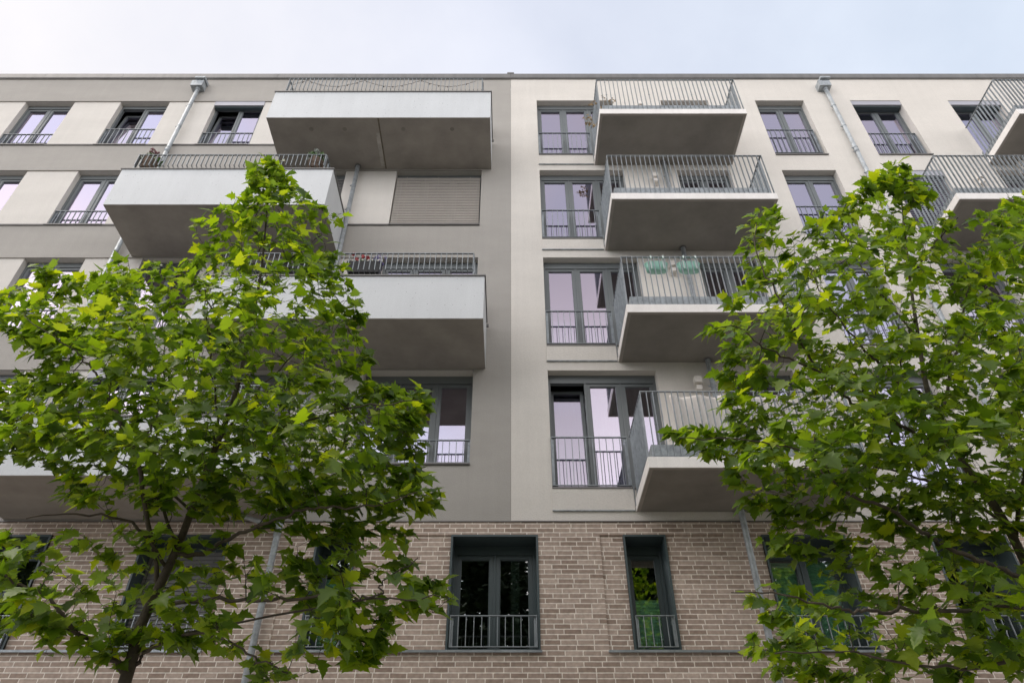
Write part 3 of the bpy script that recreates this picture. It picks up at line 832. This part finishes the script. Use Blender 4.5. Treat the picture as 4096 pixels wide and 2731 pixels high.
def make_tree(label, trunk, limbs, zones, depth0, thick, loc, leafsize=.122):
    root = thing('plane_tree', label, 'tree', loc, 'plane trees in front of the building')
    wood = MB(); tw = MB(); L = MB()
    nodes = []
    tp = [at(*q[:3]) for q in trunk]
    base = tp[0].copy(); base.z = -H0; base.x -= .0
    tp = [base] + tp
    def spline(P, sub=6):
        out = []
        for i in range(len(P) - 1):
            a, b, c, d = P[max(i - 1, 0)], P[i], P[i + 1], P[min(i + 2, len(P) - 1)]
            for k in range(sub):
                t = k / sub
                out.append(.5 * ((2 * b) + (c - a) * t + (2 * a - 5 * b + 4 * c - d) * t * t + (3 * b - a - 3 * c + d) * t ** 3))
        out.append(P[-1].copy()); return out
    sp_ = spline(tp)
    n = len(sp_)
    wood.tube(sp_, [.050 * (1 - k / n) ** .9 + .005 for k in range(n)], 10)
    nodes += [(p, .03) for p in sp_[6:]]
    for lb in limbs:
        r0 = lb[0]; P = [at(*q) for q in lb[1]]
        near = min(sp_, key=lambda p: (p - P[0]).length + (.6 if p.z > P[0].z else 0))
        if (near - P[0]).length > .05: P = [near] + P
        s = spline(P, 5); m = len(s)
        s = [p + Vector((R.gauss(0, .012), R.gauss(0, .012), R.gauss(0, .012))) if 0 < k < m - 1 else p for k, p in enumerate(s)]
        (wood if r0 > .015 else tw).tube(s, [r0 * .72 * (1 - k / m) ** .9 + .0035 for k in range(m)], 7)
        nodes += [(p, r0 * (1 - k / m) + .004) for k, p in enumerate(s) if k > 1]
    # twigs towards points spread through the crown
    A = []
    for poly, cnt, tk in zones:
        xs = [q[0] for q in poly]; ys = [q[1] for q in poly]
        k = 0
        while k < cnt:
            x, y = R.uniform(min(xs), max(xs)), R.uniform(min(ys), max(ys))
            if not inpoly(x, y, poly): continue
            # image area of a crown grows towards the eye: keep leaf density even
            e = edgedist(x, y, poly)
            half = min(tk, .12 + e * tk / 150)
            dp = depth0 + R.uniform(-1, 1) * half
            A.append(at(x, y, dp)); k += 1
    order = sorted(A, key=lambda a: min((a - nd[0]).length_squared for nd in nodes))
    cen = sum((a for a in A), Vector()) / len(A)
    for a in order:
        nd = min(nodes, key=lambda q: (q[0] - a).length_squared + (.1 if q[0].z > a.z else 0))
        v = a - nd[0]; l = v.length
        if l < .05: continue
        r0 = min(nd[1] * .8, .004 + .006 * l)
        mid = [nd[0]]
        steps = max(2, int(l / .22))
        bend = Vector((R.gauss(0, .05), R.gauss(0, .05), R.gauss(.05, .04))) * l
        for j in range(1, steps + 1):
            t = j / steps
            mid.append(nd[0] + v * t + bend * math.sin(math.pi * t) + (Vector((R.gauss(0, .014), R.gauss(0, .014), R.gauss(0, .014))) if j < steps else Vector()))
        tw.tube(mid, [max(.0022, r0 * (1 - .75 * j / steps)) for j in range(steps + 1)], 5)
        nodes += [(p, max(.003, r0 * (1 - .75 * j / steps))) for j, p in enumerate(mid) if j > 0]
        out = Vector((a.x - cen.x, a.y - cen.y, 0)); out = out.normalized() if out.length > .01 else Vector((1, 0, 0))
        dirn = (mid[-1] - mid[-2]).normalized()
        nl = R.randint(4, 9)
        young = R.random() < .25
        for j in range(nl):
            f = R.uniform(0, 1) ** .7
            seg = min(len(mid) - 2, max(0, int(len(mid) - 1 - (1 - f) * min(len(mid) - 1, 2.4))))
            t = R.random()
            q = mid[seg].lerp(mid[seg + 1], t if j else 1)
            ang = R.uniform(0, 6.283)
            lat = Vector((math.cos(ang), math.sin(ang), R.uniform(-.55, .35)))
            tipd = (lat + dirn * .5 + out * .25 + Vector((0, 0, -.35)))
            s = leafsize * R.uniform(.5, 1.4) * (.75 if young else 1)
            pet = lat.normalized() * s * R.uniform(.25, .5) + Vector((0, 0, R.uniform(-.02, .03)))
            nr = Vector((R.gauss(0, .6) + out.x * .3, R.gauss(0, .6) + .55, .9))
            b0 = q + pet
            tw.tube([q, q + pet * .5 + Vector((0, 0, .008)), b0], [.0022, .0018, .0016], 3, cap=False)
            add_leaf(L, b0, nr, tipd, s)
    wood.build('trunk', 'bark', root, True)
    tw.build('twigs', 'twig', root)
    L.build('crown', 'leaf', root, True)
    return root
left_trunk = [(286, 1568, 6.4), (307, 1477, 6.4), (344, 1391, 6.4), (385, 1306, 6.4), (419, 1228, 6.42), (470, 1090, 6.42), (515, 979, 6.42), (547, 880, 6.4), (575, 760, 6.42), (600, 620, 6.4), (612, 500, 6.4), (620, 385, 6.4)]
left_limbs = [
    (.040, [(281, 1545, 6.4), (259, 1511, 6.3), (211, 1473, 6.2), (147, 1419, 6.0), (112, 1374, 5.9), (34, 1333, 5.8), (-40, 1290, 5.7)]),
    (.026, [(320, 1514, 6.4), (365, 1480, 6.3), (467, 1453, 6.1), (511, 1463, 6.0), (580, 1507, 5.9), (660, 1545, 5.8)]),
    (.026, [(464, 1269, 6.4), (520, 1240, 6.2), (574, 1219, 6.1), (642, 1190, 5.9), (704, 1168, 5.8), (779, 1166, 5.7), (860, 1160, 5.6), (960, 1130, 5.5)]),
    (.022, [(487, 1378, 6.3), (580, 1376, 6.1), (682, 1374, 5.9), (784, 1366, 5.8), (833, 1374, 5.7), (915, 1378, 5.7), (1010, 1370, 5.6)]),
    (.009, [(833, 1374, 5.7), (870, 1345, 5.7), (902, 1320, 5.65), (960, 1280, 5.6)]),
    (.030, [(360, 1330, 6.4), (330, 1120, 6.0), (305, 1029, 5.8), (283, 976, 5.7), (253, 929, 5.7), (230, 882, 5.7), (200, 836, 5.6), (160, 796, 5.5), (60, 730, 5.4)]),
    (.022, [(400, 1240, 6.4), (340, 1029, 6.7), (357, 960, 6.9), (380, 820, 7.1), (360, 690, 7.2)]),
    (.022, [(490, 1036, 6.4), (497, 929, 6.2), (480, 800, 6.0), (470, 660, 5.9)]),
    (.020, [(530, 979, 6.4), (567, 922, 6.5), (640, 850, 6.7), (720, 760, 6.9), (790, 690, 7.0)]),
    (.020, [(500, 1020, 6.4), (600, 990, 6.0), (720, 960, 5.7), (850, 930, 5.5), (960, 920, 5.4)]),
    (.020, [(440, 1170, 6.4), (300, 1080, 6.6), (180, 1000, 6.8), (20, 960, 7.0)]),
    (.016, [(565, 800, 6.4), (480, 700, 6.5), (430, 620, 6.6)]),
    (.014, [(590, 680, 6.4), (660, 600, 6.3), (740, 540, 6.2)]),
    (.012, [(605, 560, 6.4), (560, 500, 6.4), (530, 470, 6.4)]),
    (.018, [(380, 1300, 6.4), (300, 1200, 5.9), (180, 1180, 5.5), (60, 1190, 5.3)]),
]
dense_l = [(595, 372), (632, 362), (665, 405), (705, 435), (745, 468), (720, 490), (785, 490), (745, 530), (775, 560), (800, 610), (795, 650), (832, 685), (836, 760), (860, 815), (840, 850), (880, 890), (930, 905), (990, 895), (985, 935), (950, 965), (970, 1010), (950, 1050), (990, 1090), (1010, 1150), (960, 1185), (840, 1180), (640, 1180), (480, 1180), (300, 1150), (160, 1160), (150, 1070), (30, 1060), (-60, 1060), (-80, 900), (20, 870), (110, 850), (60, 800), (10, 760), (-40, 740), (-20, 690), (60, 640), (100, 605), (170, 640), (240, 605), (300, 590), (370, 605), (420, 600), (470, 560), (440, 525), (500, 480), (540, 470), (525, 425), (560, 405)]
low_l = [(-60, 1180), (60, 1190), (140, 1210), (330, 1200), (460, 1230), (640, 1200), (900, 1200), (960, 1245), (985, 1300), (1040, 1375), (1005, 1410), (940, 1400), (900, 1440), (905, 1500), (855, 1490), (815, 1568), (560, 1568), (480, 1500), (330, 1470), (220, 1530), (90, 1520), (70, 1480), (-40, 1440)]
make_tree('slim plane tree on the left, its narrow top overlapping the grey wall balcony', left_trunk, left_limbs, [(dense_l, 1330, 1.5), (low_l, 215, 1.0), ([(640, 1200), (900, 1200), (960, 1245), (985, 1300), (1050, 1378), (1005, 1410), (940, 1400), (900, 1440), (905, 1505), (855, 1500), (700, 1450)], 60, .6), ([(840, 840), (990, 890), (985, 935), (950, 1000), (860, 980)], 22, .5), ([(590, 385), (622, 355), (660, 395), (690, 440), (560, 430)], 22, .25)], 6.3, 1.5, (at(286, 1568, 6.4).x, 5.6, -H0))

right_trunk = [(2483, 1568, 6.5), (2395, 1380, 6.5), (2307, 1197, 6.5), (2205, 1051, 6.5), (2161, 962, 6.5), (2131, 900, 6.5), (2110, 780, 6.5), (2090, 640, 6.5), (2075, 500, 6.5), (2062, 395, 6.5)]
right_limbs = [
    (.028, [(2140, 925, 6.5), (2121, 909, 6.4), (2061, 872, 6.2), (2014, 826, 6.0), (1981, 802, 5.9), (1958, 776, 5.9), (1900, 700, 5.8), (1860, 620, 5.8)]),
    (.026, [(2200, 1040, 6.5), (2091, 989, 6.2), (2048, 962, 6.1), (1968, 932, 5.9), (1915, 890, 5.8), (1888, 856, 5.8), (1808, 822, 5.7), (1744, 792, 5.6), (1690, 750, 5.6), (1640, 755, 5.5)]),
    (.022, [(2161, 962, 6.5), (2191, 819, 6.6), (2201, 779, 6.7), (2230, 650, 6.8), (2280, 480, 6.9)]),
    (.030, [(2330, 1230, 6.5), (2360, 1000, 6.4), (2348, 812, 6.2), (2301, 759, 6.1), (2260, 640, 6.0)]),
    (.030, [(2395, 1380, 6.5), (2352, 1330, 6.3), (2284, 1299, 6.1), (2215, 1272, 5.9), (2147, 1242, 5.8), (2096, 1204, 5.7), (2004, 1151, 5.6), (1946, 1129, 5.5), (1908, 1102, 5.5), (1850, 1040, 5.4), (1720, 1010, 5.3), (1560, 1005, 5.2)]),
    (.022, [(2307, 1197, 6.5), (2200, 1130, 6.7), (2080, 1090, 6.9), (1920, 1060, 7.0), (1760, 1100, 7.1)]),
    (.026, [(2400, 1400, 6.5), (2348, 1395, 6.2), (2283, 1388, 6.0), (2215, 1400, 5.8), (2079, 1400, 5.6), (2004, 1403, 5.5), (1946, 1398, 5.4), (1895, 1391, 5.4), (1780, 1365, 5.3), (1680, 1360, 5.3)]),
    (.022, [(2440, 1490, 6.5), (2348, 1501, 6.2), (2283, 1528, 6.0), (2144, 1535, 5.8), (1960, 1500, 5.6), (1780, 1500, 5.5)]),
    (.012, [(2058, 1029, 6.2), (2055, 960, 6.2), (2060, 870, 6.1), (2090, 760, 6.0)]),
    (.016, [(2110, 780, 6.5), (2000, 640, 6.5), (1920, 520, 6.6)]),
    (.016, [(1900, 860, 5.8), (1800, 700, 5.8), (1740, 590, 5.8), (1735, 500, 5.8)]),
    (.014, [(2090, 640, 6.5), (2150, 560, 6.4), (2200, 500, 6.3)]),
]
dense_r = [(2062, 368), (2092, 400), (2112, 445), (2165, 440), (2198, 500), (2195, 555), (2240, 590), (2255, 520), (2262, 450), (2310, 440), (2420, 450), (2500, 700), (2500, 1150), (2300, 1180), (2150, 1190), (1960, 1180), (1780, 1185), (1700, 1160), (1690, 1070), (1640, 1050), (1560, 1040), (1525, 990), (1610, 985), (1690, 1000), (1655, 950), (1650, 915), (1690, 890), (1655, 850), (1665, 805), (1620, 755), (1680, 720), (1655, 680), (1720, 640), (1690, 560), (1730, 500), (1740, 468), (1790, 500), (1800, 560), (1850, 520), (1900, 480), (1945, 430), (2000, 420), (2030, 380)]
low_r = [(1780, 1190), (1960, 1185), (2150, 1195), (2400, 1190), (2480, 1300), (2480, 1568), (1760, 1568), (1750, 1500), (1690, 1470), (1760, 1430), (1665, 1380), (1720, 1340), (1830, 1365), (1900, 1300), (1830, 1290), (1730, 1260)]
make_tree('broad plane tree on the right with its crown over the cream wall', right_trunk, right_limbs, [(dense_r, 1180, 1.5), (low_r, 270, 1.2), ([(2030, 392), (2060, 362), (2098, 400), (2118, 460), (2010, 460)], 30, .25), ([(1690, 560), (1728, 490), (1762, 462), (1795, 505), (1770, 575)], 16, .25)], 6.3, 1.5, (at(2483, 1568, 6.5).x, 5.5, -H0))

# street trees behind the photographer, seen mirrored in the brick storey's windows
def far_tree(x, d, h, r, label):
    t = thing('street_tree', label, 'tree', (x, d, -H0), 'tall trees across the street')
    q = MB(); q.tube([(x, d, -H0), (x + .1, d, h * .5), (x, d, h * .92)], [.25, .16, .04], 9)
    for k in range(16):
        a = R.uniform(0, 6.28); hh = R.uniform(.2, .8) * h; l = r * R.uniform(.5, .9)
        q.tube([(x, d, hh), (x + math.cos(a) * l * .6, d + math.sin(a) * l * .6, hh + l * .35), (x + math.cos(a) * l, d + math.sin(a) * l, hh + l * .5)], [.07, .04, .015], 5)
    q.build('trunk', 'bark', t, True)
    q = MB()
    cl_ = [(R.uniform(0, 6.283), R.random() ** .5, R.random()) for _ in range(430)]
    for a, rr_, u in cl_:
        hh = 1.5 + (h - 1.5) * u; ww = r * (math.sin(math.pi * (.12 + .86 * u)) ** .6)
        c = Vector((x + math.cos(a) * rr_ * ww, d + math.sin(a) * rr_ * ww, hh))
        for _ in range(55):
            v = Vector((R.gauss(0, .5), R.gauss(0, .5), R.gauss(0, .42))); p = c + v
            nn = Vector((R.gauss(0, .6), R.gauss(0, .6), 1)).normalized(); bb = nn.orthogonal().normalized(); bb.rotate(Matrix.Rotation(R.uniform(0, 6.28), 3, nn)); cc = nn.cross(bb); s = R.uniform(.12, .24)
            q.add([tuple(p - bb * s), tuple(p + cc * s * .7), tuple(p + bb * s), tuple(p - cc * s * .7)], [(0, 1, 2, 3)])
    q.build('crown', 'leaf_far', t)
far_tree(-23.5, 20.5, 15.5, 4.8, 'tall street tree mirrored in the far left brick window')
far_tree(-1.2, 19.5, 14.2, 3.8, 'tall dark street tree mirrored in the wide brick window below the wall joint')
far_tree(6.6, 20.0, 14.0, 3.6, 'tall street tree mirrored in the narrow brick window')
far_tree(21.5, 20.0, 15.0, 4.2, 'tall street tree mirrored in the rightmost brick window')
far_tree(14.0, 20.5, 13.6, 3.4, 'tall street tree mirrored in the wide brick window with green pleated blinds')
far_tree(-7.8, 21.0, 13.5, 3.6, 'tall street tree mirrored in the narrow left brick window')
